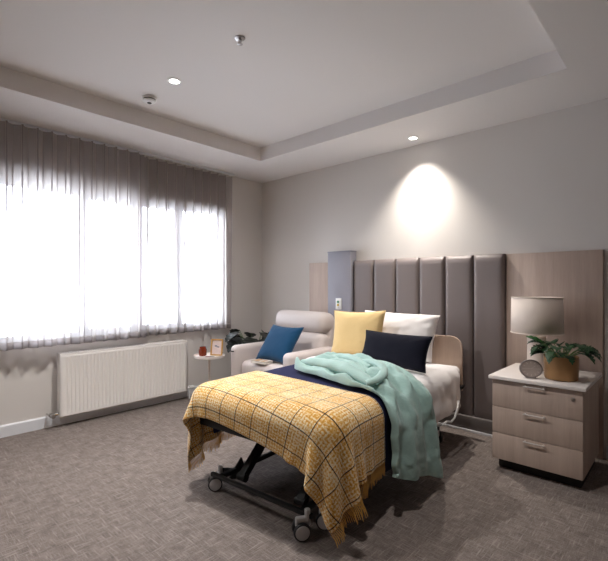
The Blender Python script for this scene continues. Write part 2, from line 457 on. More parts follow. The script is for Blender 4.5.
# ------------------------------------------------------------------ ceiling fittings
def downlight(x, y, z, label):
    r = thing('recessed_downlight', label, 'downlight', (x, y, z))
    bm = nb(); prof = [(.034, -.001), (.034, -.006), (.048, -.004), (.050, 0), (.034, 0)]
    n = 40; rings = [[bm.verts.new((a*math.cos(2*PI*k/n), a*math.sin(2*PI*k/n), b)) for k in range(n)] for a, b in prof]
    for i in range(len(prof)-1):
        for k in range(n): bm.faces.new((rings[i][k], rings[i][(k+1) % n], rings[i+1][(k+1) % n], rings[i+1][k]))
    obj('trim_ring', bm, M['white_plastic'], r)
    bm = nb(); add_lathe(bm, [(.034, -.0035), (.034, -.0005)], n=32); obj('lens', bm, M['lens'], r)
    return r
downlight(1.36, -2.02, ZC, 'lit recessed downlight in the raised centre of the ceiling')
downlight(2.215, -.20, ZS, 'lit recessed downlight in the low ceiling border above the headboard')
sd = thing('smoke_detector', 'round white smoke detector on the ceiling between downlight and curtain', 'smoke detector', (.98, -2.01, ZC))
bm = nb(); add_lathe(bm, [(.052, 0), (.054, -.008), (.052, -.014)], n=36); obj('base', bm, M['white_plastic'], sd)
bm = nb(); add_lathe(bm, [(.046, -.014), (.046, -.024)], n=36); obj('vent', bm, M['dark_slot'], sd)
bm = nb(); add_lathe(bm, [(.050, -.022), (.048, -.030), (.034, -.038), (.018, -.040)], n=36); obj('cover', bm, M['white_plastic'], sd)
bm = nb(); add_lathe(bm, [(.017, -.0385), (.016, -.043), (.004, -.044)], n=24); obj('indicator', bm, M['dark_slot'], sd)
sp = thing('sprinkler_head', 'small chrome fire sprinkler hanging from the middle of the ceiling', 'sprinkler', (2.10, -2.03, ZC))
bm = nb(); add_lathe(bm, [(.030, 0), (.029, -.004), (.014, -.008), (.012, -.008)], n=28); obj('escutcheon', bm, M['brushed'], sp)
bm = nb(); add_lathe(bm, [(.009, -.006), (.009, -.016)], n=16)
for s in (-1, 1): add_tube(bm, [(s*.007, 0, -.014), (s*.014, 0, -.024), (s*.003, 0, -.036)], .0028, 8)
add_tube(bm, [(0, 0, -.015), (0, 0, -.036)], .0022, 8); obj('frame_arms', bm, M['brushed'], sp)
bm = nb(); add_lathe(bm, [(.016, -.035), (.016, -.037), (.004, -.039)], n=14); obj('deflector', bm, M['brushed'], sp)

# ------------------------------------------------------------------ headboard wall: column, padded headboard, timber panels
hb = thing('wall_headboard', 'tall grey upholstered headboard of six vertical padded channels fixed to the back wall', 'headboard', (2.2, 0, 0))
bm = nb(); add_box(bm, (-.73, -.035, .11), (.73, -.001, 1.44), .004); obj('backing', bm, M['kick'], hb)
cw = 1.46/6
for k in range(6):
    x0 = -.73+cw*k; nx, nz = 17, 40; P = []
    bm = nb(); vs = []
    for j in range(nz):
        row = []; z = .115+(1.455-.115)*j/(nz-1); ez = min(1, (1.455-z)/.03, (z-.115)/.03+.2)
        for i in range(nx):
            u = i/(nx-1)*2-1
            b = (1-abs(u)**7)**.45 if abs(u) < 1 else 0
            d = .022+.024*b*(1-(1-max(0, ez))**2*.8)
            row.append(bm.verts.new((x0+cw*(.5+.5*u*.985), -.03-d, z)))
        vs.append(row)
    for j in range(nz-1):
        for i in range(nx-1): bm.faces.new((vs[j][i], vs[j][i+1], vs[j+1][i+1], vs[j+1][i]))
    top = [bm.verts.new((v.co.x, -.002, 1.455)) for v in vs[-1]]
    for i in range(nx-1): bm.faces.new((vs[-1][i], vs[-1][i+1], top[i+1], top[i]))
    lf = [bm.verts.new((vs[j][0].co.x, -.002, vs[j][0].co.z)) for j in range(nz)]
    rt = [bm.verts.new((vs[j][-1].co.x, -.002, vs[j][-1].co.z)) for j in range(nz)]
    for j in range(nz-1):
        bm.faces.new((vs[j][0], vs[j+1][0], lf[j+1], lf[j])); bm.faces.new((vs[j][-1], vs[j+1][-1], rt[j+1], rt[j]))
    obj('padded_channel', bm, M['vinyl'], hb, True, 70)
bm = nb(); add_box(bm, (-.73, -.105, .02), (.73, 0, .125), .006); obj('kickboard', bm, M['kick'], hb)
bm = nb(); add_box(bm, (-.73, -.112, 0), (.73, -.004, .02), .002); o = obj('floor_strip', bm, M['white_trim'], hb); o['label'] = 'white floor strip'

col = thing('service_column', 'blue-grey laminate service column standing between timber panel and padded headboard', 'service column', (1.315, 0, 0))
bm = nb(); add_box(bm, (-.15, -.104, 0), (.15, -.001, 1.548), .004); obj('casing', bm, M['column'], col)
bm = nb(); add_box(bm, (-.153, -.108, 1.548), (.153, -.001, 1.560), .003); obj('top_cap', bm, M['column'], col)
cp = thing('call_switch', 'small white wall plate with green and yellow buttons on the blue-grey column', 'switch', (1.315, -.1045, 1.01))
bm = nb(); add_box(bm, (-.037, -.008, -.058), (.037, 0, .058), .004); obj('plate', bm, M['white_plastic'], cp)
bm = nb(); add_lathe(bm, [(.013, 0), (.013, .005), (.010, .006)], n=20, mat=Matrix.Translation((-.004, -.008, .022))@Matrix.Rotation(R(90), 4, 'X')); o = obj('button', bm, M['green_btn'], cp); o['label'] = 'green button'
bm = nb(); add_lathe(bm, [(.013, 0), (.013, .005), (.010, .006)], n=20, mat=Matrix.Translation((-.004, -.008, -.010))@Matrix.Rotation(R(90), 4, 'X')); o = obj('button', bm, M['yellow_btn'], cp); o['label'] = 'yellow button'
bm = nb(); add_box(bm, (-.008, -.010, -.044), (.012, -.008, -.036), .001); obj('indicator', bm, M['grey_plastic'], cp)

bm = nb(); add_box(bm, (2.935, -.032, .0), (3.565, -.001, 1.452), .003)
tag(obj('timber_panel', bm, M['oak']), 'pale timber wall panel behind the lamp and bedside cabinet', 'wall panel')
bm = nb(); add_box(bm, (.835, -.032, .0), (1.16, -.001, 1.452), .003)
tag(obj('timber_panel', bm, M['oak']), 'narrow pale timber wall panel left of the column, above the armchair', 'wall panel')

# ------------------------------------------------------------------ bedside cabinet
ns = thing('bedside_cabinet', 'pale oak bedside cabinet with white top and three drawers, right of the bed', 'bedside cabinet', (3.30, -.39, 0))
bx0, bx1, by0, by1 = -.252, .255, -.272, .262
bm = nb(); add_box(bm, (bx0+.02, by0+.05, 0), (bx1-.02, by1-.02, .075), .002); obj('plinth', bm, M['dark_slot'], ns)
bm = nb(); add_box(bm, (bx0, by0, .07), (bx1, by1, .590), .003); obj('carcass', bm, M['oak'], ns)
bm = nb(); add_box(bm, (bx0-.018, by0-.04, .592), (bx1+.018, by1+.01, .615), .004); obj('top', bm, M['stone'], ns)
for z0, z1 in ((.415, .586), (.243, .412), (.072, .240)):
    bm = nb(); add_box(bm, (bx0+.001, by0-.018, z0), (bx1-.001, by0, z1), .002); d = obj('drawer', bm, M['oak'], ns)
    hz = z1-.014
    bm = nb(); add_box(bm, (-.062, by0-.040, hz-.0035), (.062, by0-.033, hz+.0035), .002)
    for s in (-1, 1): add_box(bm, (s*.052-.004, by0-.036, hz-.004), (s*.052+.004, by0-.016, hz+.004))
    o = obj('handle', bm, M['handle'], d)
    if z0 > .4:
        bm = nb(); add_lathe(bm, [(.011, 0), (.011, .004), (.008, .005)], n=20, mat=Matrix.Translation((.205, by0-.018, .536))@Matrix.Rotation(R(90), 4, 'X')); obj('lock', bm, M['brushed'], d)

# lamp
lp = thing('table_lamp', 'table lamp with pale drum shade on white cylinder base, on the bedside cabinet', 'table lamp', (3.215, -.285, .615))
bm = nb(); add_lathe(bm, [(.052, 0), (.060, .004), (.060, .225), (.054, .235), (.012, .238), (.012, .262)], n=40); obj('base', bm, M['lamp_base'], lp)
bm = nb(); add_lathe(bm, [(.016, .255), (.016, .30), (.010, .31)], n=16)
for k in range(3): add_tube(bm, [(0, 0, .30), (.155*math.cos(k*2.094), .155*math.sin(k*2.094), .485)], .002, 6)
obj('shade_carrier', bm, M['brushed'], lp)
bm = nb(); n = 56; rings = [[bm.verts.new((r*math.cos(2*PI*k/n), r*math.sin(2*PI*k/n), z)) for k in range(n)] for r, z in ((.164, .258), (.160, .505))]
for k in range(n): bm.faces.new((rings[0][k], rings[0][(k+1) % n], rings[1][(k+1) % n], rings[1][k]))
sh = obj('shade', bm, M['lampshade'], lp); s = sh.modifiers.new('t', 'SOLIDIFY'); s.thickness = .004
bm = nb(); add_tube(bm, [(.1615*math.cos(2*PI*k/40), .1615*math.sin(2*PI*k/40), .505) for k in range(41)], .003, 6); obj('rim', bm, M['lampshade'], sh)
bm = nb(); add_tube(bm, [(.1655*math.cos(2*PI*k/40), .1655*math.sin(2*PI*k/40), .258) for k in range(41)], .003, 6); obj('rim', bm, M['lampshade'], sh)

# clock
ck = thing('clock', 'small oval grey clock standing at the front of the bedside cabinet', 'clock', (3.262, -.615, .616), R(30))
em = Matrix.Translation((0, 0, .058))@Matrix.Rotation(R(-9), 4, 'X')@Matrix.Diagonal((1.17, 1, 1, 1))@Matrix.Rotation(R(90), 4, 'X')
bm = nb(); add_lathe(bm, [(.040, -.022), (.054, -.018), (.058, 0), (.057, .012), (.052, .014), (.050, .009)], n=44, mat=em); obj('case', bm, M['clock_case'], ck)
bm = nb(); add_lathe(bm, [(.0505, .006), (.0505, .0095)], n=44, mat=em); obj('face', bm, M['clock_face'], ck)
bm = nb()
for k in range(12):
    mm = em@Matrix.Rotation(k*PI/6, 4, 'Z'); add_box(bm, (-.0022, .034, .0095), (.0022, .045, .0108), mat=mm)
add_box(bm, (-.034, -.0015, .0095), (.034, .0015, .011), mat=em)
add_box(bm, (-.0012, 0, .0095), (.0012, .03, .012), mat=em@Matrix.Rotation(R(-50), 4, 'Z'))
obj('hands_and_marks', bm, M['clock_mark'], ck)
bm = nb(); add_box(bm, (-.03, -.012, 0), (.03, .022, .006), .002); obj('foot', bm, M['clock_case'], ck)

# plants
def leaf_mesh(bm, base, d, length, width, droop, lobes=6, twist=0, depth=.5):
    d = Vector(d).normalized(); up = Vector((0, 0, 1)); side = d.cross(up)
    if side.length < .1: side = Vector((1, 0, 0))
    side.normalize(); side = Matrix.Rotation(twist, 3, d)@side
    nrm = side.cross(d).normalized(); N = lobes*6+1; mid = []; L = []; Rr = []
    for i in range(N):
        t = i/(N-1)
        p = Vector(base)+d*length*t*(1-.15*droop*t)-Vector((0, 0, 1))*droop*length*.55*t*t
        env = width*(math.sin(PI*min(1, .06+.94*t)**.75))**.8
        notch = 1-depth*(.5-.5*math.cos(2*PI*t*lobes))**2 if .12 < t < .95 else 1
        w = max(env*notch, .0008)
        mid.append(bm.verts.new(p-nrm*w*.12))
        sw = d*w*.35
        L.append(bm.verts.new(p+side*w+sw+nrm*w*.16)); Rr.append(bm.verts.new(p-side*w+sw+nrm*w*.16))
    for i in range(N-1):
        bm.faces.new((mid[i], mid[i+1], L[i+1], L[i])); bm.faces.new((mid[i], Rr[i], Rr[i+1], mid[i+1]))
def leaf_part(parent, origin, d, stem_len, length, width, droop, lobes, mat, twist=0, depth=.5, fall=.35):
    d = Vector(d).normalized(); o0 = Vector(origin); bm = nb()
    pts = [o0+Vector((d.x*stem_len*q, d.y*stem_len*q, (d.z*stem_len)*(1.5*q-.5*q*q))) for q in (0, .35, .7, 1)]
    tip = pts[-1]; ld = (Vector((d.x, d.y, d.z*fall))).normalized()
    leaf_mesh(bm, tip, ld, length, width, droop, lobes, twist, depth)
    lf = obj('leaf', bm, mat, parent, True, 80); s = lf.modifiers.new('t', 'SOLIDIFY'); s.thickness = .0012
    bm = nb(); add_tube(bm, pts, .0024, 6); obj('stem', bm, M['stem'], lf)
pp = thing('potted_plant', 'leafy green plant in a brass pot on the bedside cabinet', 'potted plant', (3.412, -.52, .616))
bm = nb(); add_lathe(bm, [(.082, 0), (.090, .004), (.094, .014), (.096, .138), (.098, .145), (.094, .147), (.091, .128)], n=48); obj('pot', bm, M['brass'], pp)
bm = nb(); add_lathe(bm, [(.090, .115), (.090, .128), (.05, .134)], n=32); obj('soil', bm, M['soil'], pp)
rs = random.Random(5)
LV = []
for k in range(26):
    LV.append((k*137.5, .55+.9*((k*7) % 26)/26, rs.uniform(.07, .115), rs.uniform(.085, .115), rs.uniform(.032, .044), rs.uniform(.7, 1.1)))
LV += [(-5, .75, .10, .12, .036, .9), (-30, .55, .10, .12, .034, 1.0), (20, .9, .10, .11, .034, .8), (-150, .5, .07, .09, .03, .8), (-60, .5, .07, .10, .03, 1.0), (-100, .45, .06, .10, .03, 1.0)]
for k, (a, ez, stl, ln, wd, dr) in enumerate(LV):
    a = R(a); r0 = .035
    leaf_part(pp, (r0*math.cos(a), r0*math.sin(a), .130), (math.cos(a), math.sin(a), ez), stl, ln, wd, dr, 5, M['leaf'], rs.uniform(-.3, .3), .5)
a = R(-172)
leaf_part(pp, (-.02, -.005, .122), (math.cos(a), math.sin(a), 1.25), .125, .11, .036, .15, 3, M['leaf_light'], .5, .2)

fp = thing('floor_plant', 'dark leafy plant standing in the room corner behind the armchair', 'potted plant', (.36, -.45, 0))
bm = nb(); add_lathe(bm, [(.10, 0), (.115, .01), (.135, .30), (.14, .32), (.125, .32), (.12, .29)], n=40); obj('pot', bm, M['pot_grey'], fp)
bm = nb(); add_lathe(bm, [(.122, .27), (.122, .29), (.06, .30)], n=28); obj('soil', bm, M['soil'], fp)
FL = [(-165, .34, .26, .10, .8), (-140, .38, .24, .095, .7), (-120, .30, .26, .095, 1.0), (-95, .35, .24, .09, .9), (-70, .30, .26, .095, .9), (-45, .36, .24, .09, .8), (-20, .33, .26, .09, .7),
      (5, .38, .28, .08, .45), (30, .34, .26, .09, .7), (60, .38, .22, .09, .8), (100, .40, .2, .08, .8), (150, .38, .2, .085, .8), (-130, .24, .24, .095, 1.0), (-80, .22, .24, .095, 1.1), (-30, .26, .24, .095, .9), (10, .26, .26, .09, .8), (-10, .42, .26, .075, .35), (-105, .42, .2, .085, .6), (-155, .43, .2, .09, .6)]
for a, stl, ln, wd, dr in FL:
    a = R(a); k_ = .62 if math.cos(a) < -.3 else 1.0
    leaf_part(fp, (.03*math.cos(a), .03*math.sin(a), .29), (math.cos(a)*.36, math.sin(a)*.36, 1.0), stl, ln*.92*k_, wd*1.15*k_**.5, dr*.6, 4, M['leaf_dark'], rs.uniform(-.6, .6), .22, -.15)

# ------------------------------------------------------------------ side table and what stands on it
TZ = .52
st_ = thing('side_table', 'small round white side table on thin stem between radiator and armchair', 'side table', (.575, -1.19, 0))
bm = nb(); add_lathe(bm, [(.135, TZ-.016), (.146, TZ-.010), (.148, TZ+.012), (.144, TZ+.012), (.141, TZ)], n=56); obj('tray_top', bm, M['stone'], st_)
bm = nb(); add_lathe(bm, [(.011, .012), (.011, TZ-.014)], n=18); obj('stem', bm, M['lamp_base'], st_)
bm = nb(); add_lathe(bm, [(.125, 0), (.125, .008), (.02, .016), (.014, .03)], n=44); obj('base', bm, M['stone'], st_)
pf = thing('photo_frame', 'gold wooden photo frame standing on the small white side table', 'photo frame', (.625, -1.145, TZ+.002), R(28))
pm = Matrix.Rotation(R(-8), 4, 'X')
bm = nb(); w, h, bd = .062, .160, .013
for lo, hi in (((-w, -.008, 0), (-w+bd, .008, h)), ((w-bd, -.008, 0), (w, .008, h)), ((-w, -.008, 0), (w, .008, bd)), ((-w, -.008, h-bd), (w, .008, h))): add_box(bm, lo, hi, .002, mat=pm)
obj('frame', bm, M['gold_wood'], pf)
bm = nb(); add_box(bm, (-w+.006, .000, .006), (w-.006, .006, h-.006), mat=pm); obj('picture', bm, M['photo_art'], pf)
bm = nb(); add_box(bm, (-.022, -.001, .085), (.004, .001, .100), mat=pm); add_box(bm, (0, -.001, .078), (.026, .001, .090), mat=pm); o = obj('printed_motif', bm, M['photo_grey'], pf)
bm = nb(); add_box(bm, (-.018, .004, 0), (.018, .008, .1), .001, mat=Matrix.Translation((0, .032, 0))@Matrix.Rotation(R(12), 4, 'X')); obj('easel_back', bm, M['dark_slot'], pf)
cj = thing('candle_jar', 'amber glass candle jar on the side table left of the photo frame', 'candle jar', (.530, -1.235, TZ))
bm = nb(); add_lathe(bm, [(.028, 0), (.036, .006), (.039, .03), (.038, .06), (.031, .076), (.030, .088), (.027, .088), (.027, .074), (.033, .058), (.033, .012), (.02, .008)], n=36); obj('jar', bm, M['amber'], cj)
bm = nb(); add_lathe(bm, [(.031, .010), (.031, .045), (.02, .047)], n=28); obj('wax', bm, M['red_card'], cj)
bk = thing('notebook', 'small dark notebook lying flat on the side table before the photo frame', 'notebook', (.648, -1.238, TZ), R(40))
bm = nb(); add_box(bm, (-.04, -.026, 0), (.04, .026, .006), .001); obj('cover', bm, M['dark_slot'], bk)
bm = nb(); add_box(bm, (-.040, -.014, .006), (.0, .010, .0075)); o = obj('sticker', bm, M['red_card'], bk)

# ------------------------------------------------------------------ armchair
ac = thing('armchair', 'pale grey leather recliner armchair in the corner behind the bed', 'armchair', (1.015, -.52, 0))
def chp(name, lo, hi, bev, m=M['leather'], seg=5, mat=None, parent=ac):
    bm = nb(); add_box(bm, lo, hi, bev, seg, mat); return obj(name, bm, m, parent, True, 60)
chp('base', (-.36, -.36, .06), (.36, .36, .30), .03)
for s in (-1, 1):
    x0, x1 = (-.445, -.305) if s < 0 else (.305, .445)
    chp('arm', (x0, -.43, .05), (x1, .22, .600), .05)
    if s < 0:
        bm = nb(); add_box(bm, (x0+.008, -.436, .535), (x1-.06, -.426, .548), .004); obj('recliner_lever', bm, M['dark_slot'], ac)
chp('seat', (-.305, -.41, .27), (.305, .2, .462), .06)
bt = Matrix.Translation((0, .16, .42))@Matrix.Rotation(R(-9), 4, 'X')
chp('backrest', (-.36, -.02, -.06), (.36, .15, .46), .05, mat=bt)
chp('lumbar_cushion', (-.355, -.135, .03), (.355, .06, .305), .075, mat=bt)
chp('headrest', (-.36, -.135, .295), (.36, .10, .515), .085, mat=bt)
for x in (-.33, .33):
    for y in (-.33, .3):
        bm = nb(); add_lathe(bm, [(.018, 0), (.024, .07)], (x, y, 0), 16); obj('foot', bm, M['black_metal'], ac)

def cushion(name, w, h, th, m, label, cat, loc, rot, seam=None, corner=.10, wr=.004, seed=1, p=2.6, group=None):
    N = 30; bm = nb(); rows = {}
    for side in (1, -1):
        g = []
        for j in range(N+1):
            row = []
            for i in range(N+1):
                u = i/N*2-1; v = j/N*2-1
                e = max(0, (1-abs(u)**p))*max(0, (1-abs(v)**p)); z = th/2*e**.42
                x = w/2*u*(1-corner*(1-v*v)*abs(u)); y = h/2*v*(1-corner*(1-u*u)*abs(v))
                q = mnoise.noise(Vector((x*9+seed, y*9, side*3.1)))*wr + mnoise.noise(Vector((x*22+seed, y*22, side)))*wr*.35
                dd = math.sqrt(abs(u*v)); q += wr*.9*math.sin((abs(u)-abs(v))*16)*dd**3
                row.append(bm.verts.new((x, y, side*(z+q*min(1, e*6)))))
            g.append(row)
        for j in range(N):
            for i in range(N):
                f = (g[j][i], g[j][i+1], g[j+1][i+1], g[j+1][i]); bm.faces.new(f if side > 0 else f[::-1])
        rows[side] = g
    root = thing(name, label, cat, loc, 0, group); root.rotation_euler = rot
    bmesh.ops.remove_doubles(bm, verts=bm.verts, dist=1e-5)
    o = obj('cover', bm, m, root, True, 80)
    if seam is not None:
        pts = []
        def E(u, v): return (w/2*u*(1-corner*(1-v*v)*abs(u)), h/2*v*(1-corner*(1-u*u)*abs(v)), 0)
        for k in range(24): pts.append(E(-1+2*k/24, -1))
        for k in range(24): pts.append(E(1, -1+2*k/24))
        for k in range(24): pts.append(E(1-2*k/24, 1))
        for k in range(25): pts.append(E(-1, 1-2*k/24))
        bm = nb(); add_tube(bm, pts, seam, 8, False); obj('piping', bm, m, root, True, 80)
    return root
cushion('cushion', .43, .40, .13, M['blue'], 'petrol blue square cushion leaning on the pale armchair', 'cushion', (1.05, -.705, .635), (R(54), R(0), R(0)), .004, seed=2)
bk2 = thing('book', 'closed book with pale patterned cover lying on the front of the armchair seat', 'book', (1.0, -.885, .464), R(8))
bm = nb(); add_box(bm, (-.085, -.055, .002), (.083, .055, .020)); obj('pages', bm, M['paper'], bk2)
bm = nb(); add_box(bm, (-.088, -.058, .020), (.088, .058, .023), .001); add_box(bm, (-.088, -.058, 0), (.088, .058, .003), .001); add_box(bm, (-.090, -.058, 0), (-.085, .058, .023), .001); obj('cover', bm, M['book_cover'], bk2)
bm = nb(); add_box(bm, (-.075, -.045, .023), (-.015, .045, .0238)); add_box(bm, (.02, -.045, .023), (.06, .02, .0238)); obj('cover_print', bm, M['tan'], bk2)

# ------------------------------------------------------------------ bed
BA = R(4.5); BLOC = Vector((2.185, -.33, 0)); BW, BL, BT = .50, 1.78, .565       # half width, length, mattress top
BM = Matrix.Translation(BLOC)@Matrix.Rotation(BA, 4, 'Z')
def bw(p): return BM@Vector(p)
bed = thing('hospital_bed', 'adjustable care bed on castors with timber headboard in front of padded wall', 'bed', BLOC, BA)
bm = nb(); hw = .485; zt = .79; rr = .09
poly = [(-hw, .36), (hw, .36)]+[(hw-rr+rr*math.cos(q*PI/16), zt-rr+rr*math.sin(q*PI/16)) for q in range(9)]+[(-hw+rr-rr*math.sin(q*PI/16), zt-rr+rr*math.cos(q*PI/16)) for q in range(9)]
add_prism(bm, poly, 'y', .055, .080); obj('bed_headboard', bm, M['oak_bed'], bed)
bm = nb(); zf = .37
for lo, hi in (((-.48, -1.77, zf), (-.44, .05, zf+.045)), ((.44, -1.77, zf), (.48, .05, zf+.045)), ((-.48, -1.77, zf), (.48, -1.73, zf+.045)), ((-.48, .01, zf), (.48, .05, zf+.045))): add_box(bm, lo, hi, .004)
for k in range(12): add_box(bm, (-.44, -1.70+k*.145, zf+.02), (.44, -1.62+k*.145, zf+.04), .004)
obj('mattress_platform', bm, M['black_metal'], bed)
bm = nb()
add_box(bm, (-.37, -1.78, .092), (.37, -1.758, .115), .004); add_box(bm, (-.40, -.24, .085), (.40, -.195, .125), .004)
for s in (-1, 1): add_box(bm, (s*.30-.014, -1.77, .09), (s*.30+.014, -.22, .115), .004)
obj('base_frame', bm, M['black_metal'], bed)
for s in (-1, 1):
    bm = nb()
    for a, b in (((s*.215+.03, -1.70, .11), (s*.215+.03, -1.40, .385)), ):
        a = Vector(a); b = Vector(b); d = b-a; mt = Matrix.Translation(a)@d.to_track_quat('Z', 'X').to_matrix().to_4x4()
        add_box(bm, (-.022, -.022, 0), (.022, .022, d.length), .004, mat=mt)
    add_tube(bm, [(s*.215, -1.70, .11), (s*.215+.06, -1.70, .11)], .022, 16)
    obj('lifting_arm', bm, M['black_metal'], bed)
    bm = nb(); a = Vector((s*.26, -.30, .115)); b = Vector((s*.26, -.80, .385)); d = b-a; mt = Matrix.Translation(a)@d.to_track_quat('Z', 'X').to_matrix().to_4x4()
    add_box(bm, (-.022, -.022, 0), (.022, .022, d.length), .004, mat=mt); obj('lifting_arm', bm, M['black_metal'], bed)
bm = nb(); add_tube(bm, [(0, -1.0, .16), (0, -.5, .34)], .03, 14); obj('actuator', bm, M['black_plastic'], bed)
def castor(x, y, rz, pedal=0):
    mt = Matrix.Translation((x, y, 0))@Matrix.Rotation(rz, 4, 'Z')
    bm = nb()
    add_tube(bm, [mt@Vector((0, .03, .135)), mt@Vector((0, .03, .07))], .014, 12)
    add_box(bm, (-.012, -.03, .055), (.012, .045, .104), .01, 3, mat=mt); f = obj('castor', bm, M['grey_plastic'], bed)
    for s in (-1, 1):
        wmx = mt@Matrix.Translation((s*.026, 0, .042))@Matrix.Rotation(R(90), 4, 'Y')
        bm = nb(); add_lathe(bm, [(.026, -.011), (.039, -.010), (.042, -.004), (.042, .004), (.039, .010), (.026, .011)], n=30, mat=wmx); w_ = obj('wheel', bm, M['black_plastic'], f)
        bm = nb(); add_lathe(bm, [(.034, .0105 if s > 0 else -.0135), (.033, .0135 if s > 0 else -.0105)], n=28, mat=wmx); h_ = obj('wheel', bm, M['grey_plastic'], f); h_.name = 'wheel_cover'
    if pedal:
        bm = nb(); add_prism(bm, [(-.05, .08), (.03, .06), (.055, .12), (.035, .185), (.005, .15), (-.03, .11)], 'x', -.008, .008)
        for v in bm.verts: v.co = Matrix.Translation((x+.075, y+.10, -.02))@Matrix.Rotation(R(-10), 4, 'Z')@v.co*1.0
        add_tube(bm, [(x, y+.03, .105), (x+.075, y+.09, .10)], .012, 10)
        obj('brake_pedal', bm, M['black_plastic'], bed)
castor(-.375, -1.74, R(-38), 1); castor(.325, -1.80, R(-40)); castor(.36, -1.655, R(-60)); castor(-.38, -.22, R(-20)); castor(.38, -.22, R(60))
bm = nb(); add_tube(bm, [(.47, -.24, .25), (.55, -.26, .265), (.574, -.28, .34), (.578, -.31, .37), (.58, -.34, .33), (.58, -.40, .275), (.58, -.47, .265), (.575, -.54, .285), (.55, -.57, .262), (.47, -.58, .245)], .007, 8); o = obj('cable_loop', bm, M['white_plastic'], bed); o['label'] = 'white hanging cable'
bm = nb(); add_box(bm, (.47, -.13, .385), (.515, -.03, .41), .008); add_tube(bm, [(.51, -.02, .40), (.53, -.03, .43), (.53, -.12, .43), (.51, -.14, .40)], .008, 8); obj('mattress_retainer', bm, M['black_metal'], bed)

# mattress with fitted sheet
mat_ = thing('mattress', 'single mattress in white fitted sheet lying on the care bed', 'mattress', bw((0, 0, .418)), BA)
bm = nb(); add_box(bm, (-BW+.01, -BL, 0), (BW-.01, .035, BT-.418), .045, 5); obj('fitted_sheet', bm, M['white_linen'], mat_, True, 60)

# ---- cloth draped over the bed (position based, bed-local coordinates)
def collide(p, x0, off, mu, half=(BW, (BL+.04)/2), cy=-(BL-.04)/2, top=BT, r=.055):
    c = np.array([0, cy, 0]); q = p-c; s = np.sign(q); s[s == 0] = 1
    d = np.empty_like(p); d[:, 0] = np.abs(q[:, 0])-(half[0]-r); d[:, 1] = np.abs(q[:, 1])-(half[1]-r); d[:, 2] = p[:, 2]-(top-r); s[:, 2] = 1
    m = np.maximum(d, 0); ln = np.linalg.norm(m, axis=1); mx = d.max(1)
    dist = ln+np.minimum(mx, 0)-r
    n = np.zeros_like(p); out = ln > 1e-9; n[out] = m[out]*s[out]/ln[out, None]
    ins = ~out; am = d.argmax(1); idx = np.where(ins)[0]; n[idx, am[idx]] = s[idx, am[idx]]
    pen = off-dist; k = pen > 0
    if k.any():
        p[k] += n[k]*pen[k, None]
        dp = p[k]-x0[k]; tn = dp-n[k]*np.sum(dp*n[k], 1)[:, None]; p[k] -= tn*mu
    lo = p[:, 2] < .012; p[lo, 2] = .012
    return p
def drape(P, rx, ry, off, steps=110, iters=12, mu=.5, bend=.15, seed=0, jit=.0015, pin=None):
    ny, nx, _ = P.shape; rs = np.random.RandomState(seed); X = P.copy(); V = np.zeros_like(P); dt = 1/45
    X[:, :, 2] += rs.randn(ny, nx)*jit; rd = math.hypot(rx, ry)
    def proj(p, A, B, rest, k):
        a = p[A]; b = p[B]; d = b-a; l = np.linalg.norm(d, axis=2, keepdims=True)+1e-9
        c = d*((l-rest)/l*.5*k); p[A] = a+c; p[B] = b-c
    S = slice
    cons = []
    for o in (0, 1):
        n = (nx-o)//2; cons.append(((S(None), S(o, o+2*n, 2)), (S(None), S(o+1, o+2*n, 2)), rx, 1))
        n = (ny-o)//2; cons.append(((S(o, o+2*n, 2), S(None)), (S(o+1, o+2*n, 2), S(None)), ry, 1))
    for o in (0, 1):
        n = (ny-o)//2; cons.append(((S(o, o+2*n, 2), S(0, nx-1)), (S(o+1, o+2*n, 2), S(1, nx)), rd, .5)); cons.append(((S(o, o+2*n, 2), S(1, nx)), (S(o+1, o+2*n, 2), S(0, nx-1)), rd, .5))
    def pairs(p):
        for A, B, r_, k in cons: proj(p, A, B, r_, k)
        for o in range(4):
            i = np.arange(o, nx-2, 4); 
            if len(i): proj(p, (S(None), i), (S(None), i+2), 2*rx, bend)
            j = np.arange(o, ny-2, 4)
            if len(j): proj(p, (j, S(None)), (j+2, S(None)), 2*ry, bend)
    for st in range(steps):
        V[:, :, 2] -= 9.8*dt; V *= .965; p = X+V*dt
        for k in range(iters):
            pairs(p)
            f = p.reshape(-1, 3); collide(f, X.reshape(-1, 3), off, mu if k == iters-1 else mu*.3); p = f.reshape(ny, nx, 3)
            if pin is not None: p[pin] = X[pin]
        V = (p-X)/dt; X = p
    return X
def sheet_grid(x0, x1, y0, y1, res, ang=0, piv=(0, 0), z=BT+.02):
    nx = int((x1-x0)/res)+1; ny = int((y1-y0)/res)+1
    xs = np.linspace(x0, x1, nx); ysg = np.linspace(y0, y1, ny); XX, YY = np.meshgrid(xs, ysg)
    UV = np.stack([XX-x0, YY-y0], 2)
    c, s = math.cos(ang), math.sin(ang); dx, dy = XX-piv[0], YY-piv[1]
    P = np.stack([piv[0]+c*dx-s*dy, piv[1]+s*dx+c*dy, np.full_like(XX, z)], 2)
    return P, UV, (x1-x0)/(nx-1), (y1-y0)/(ny-1)

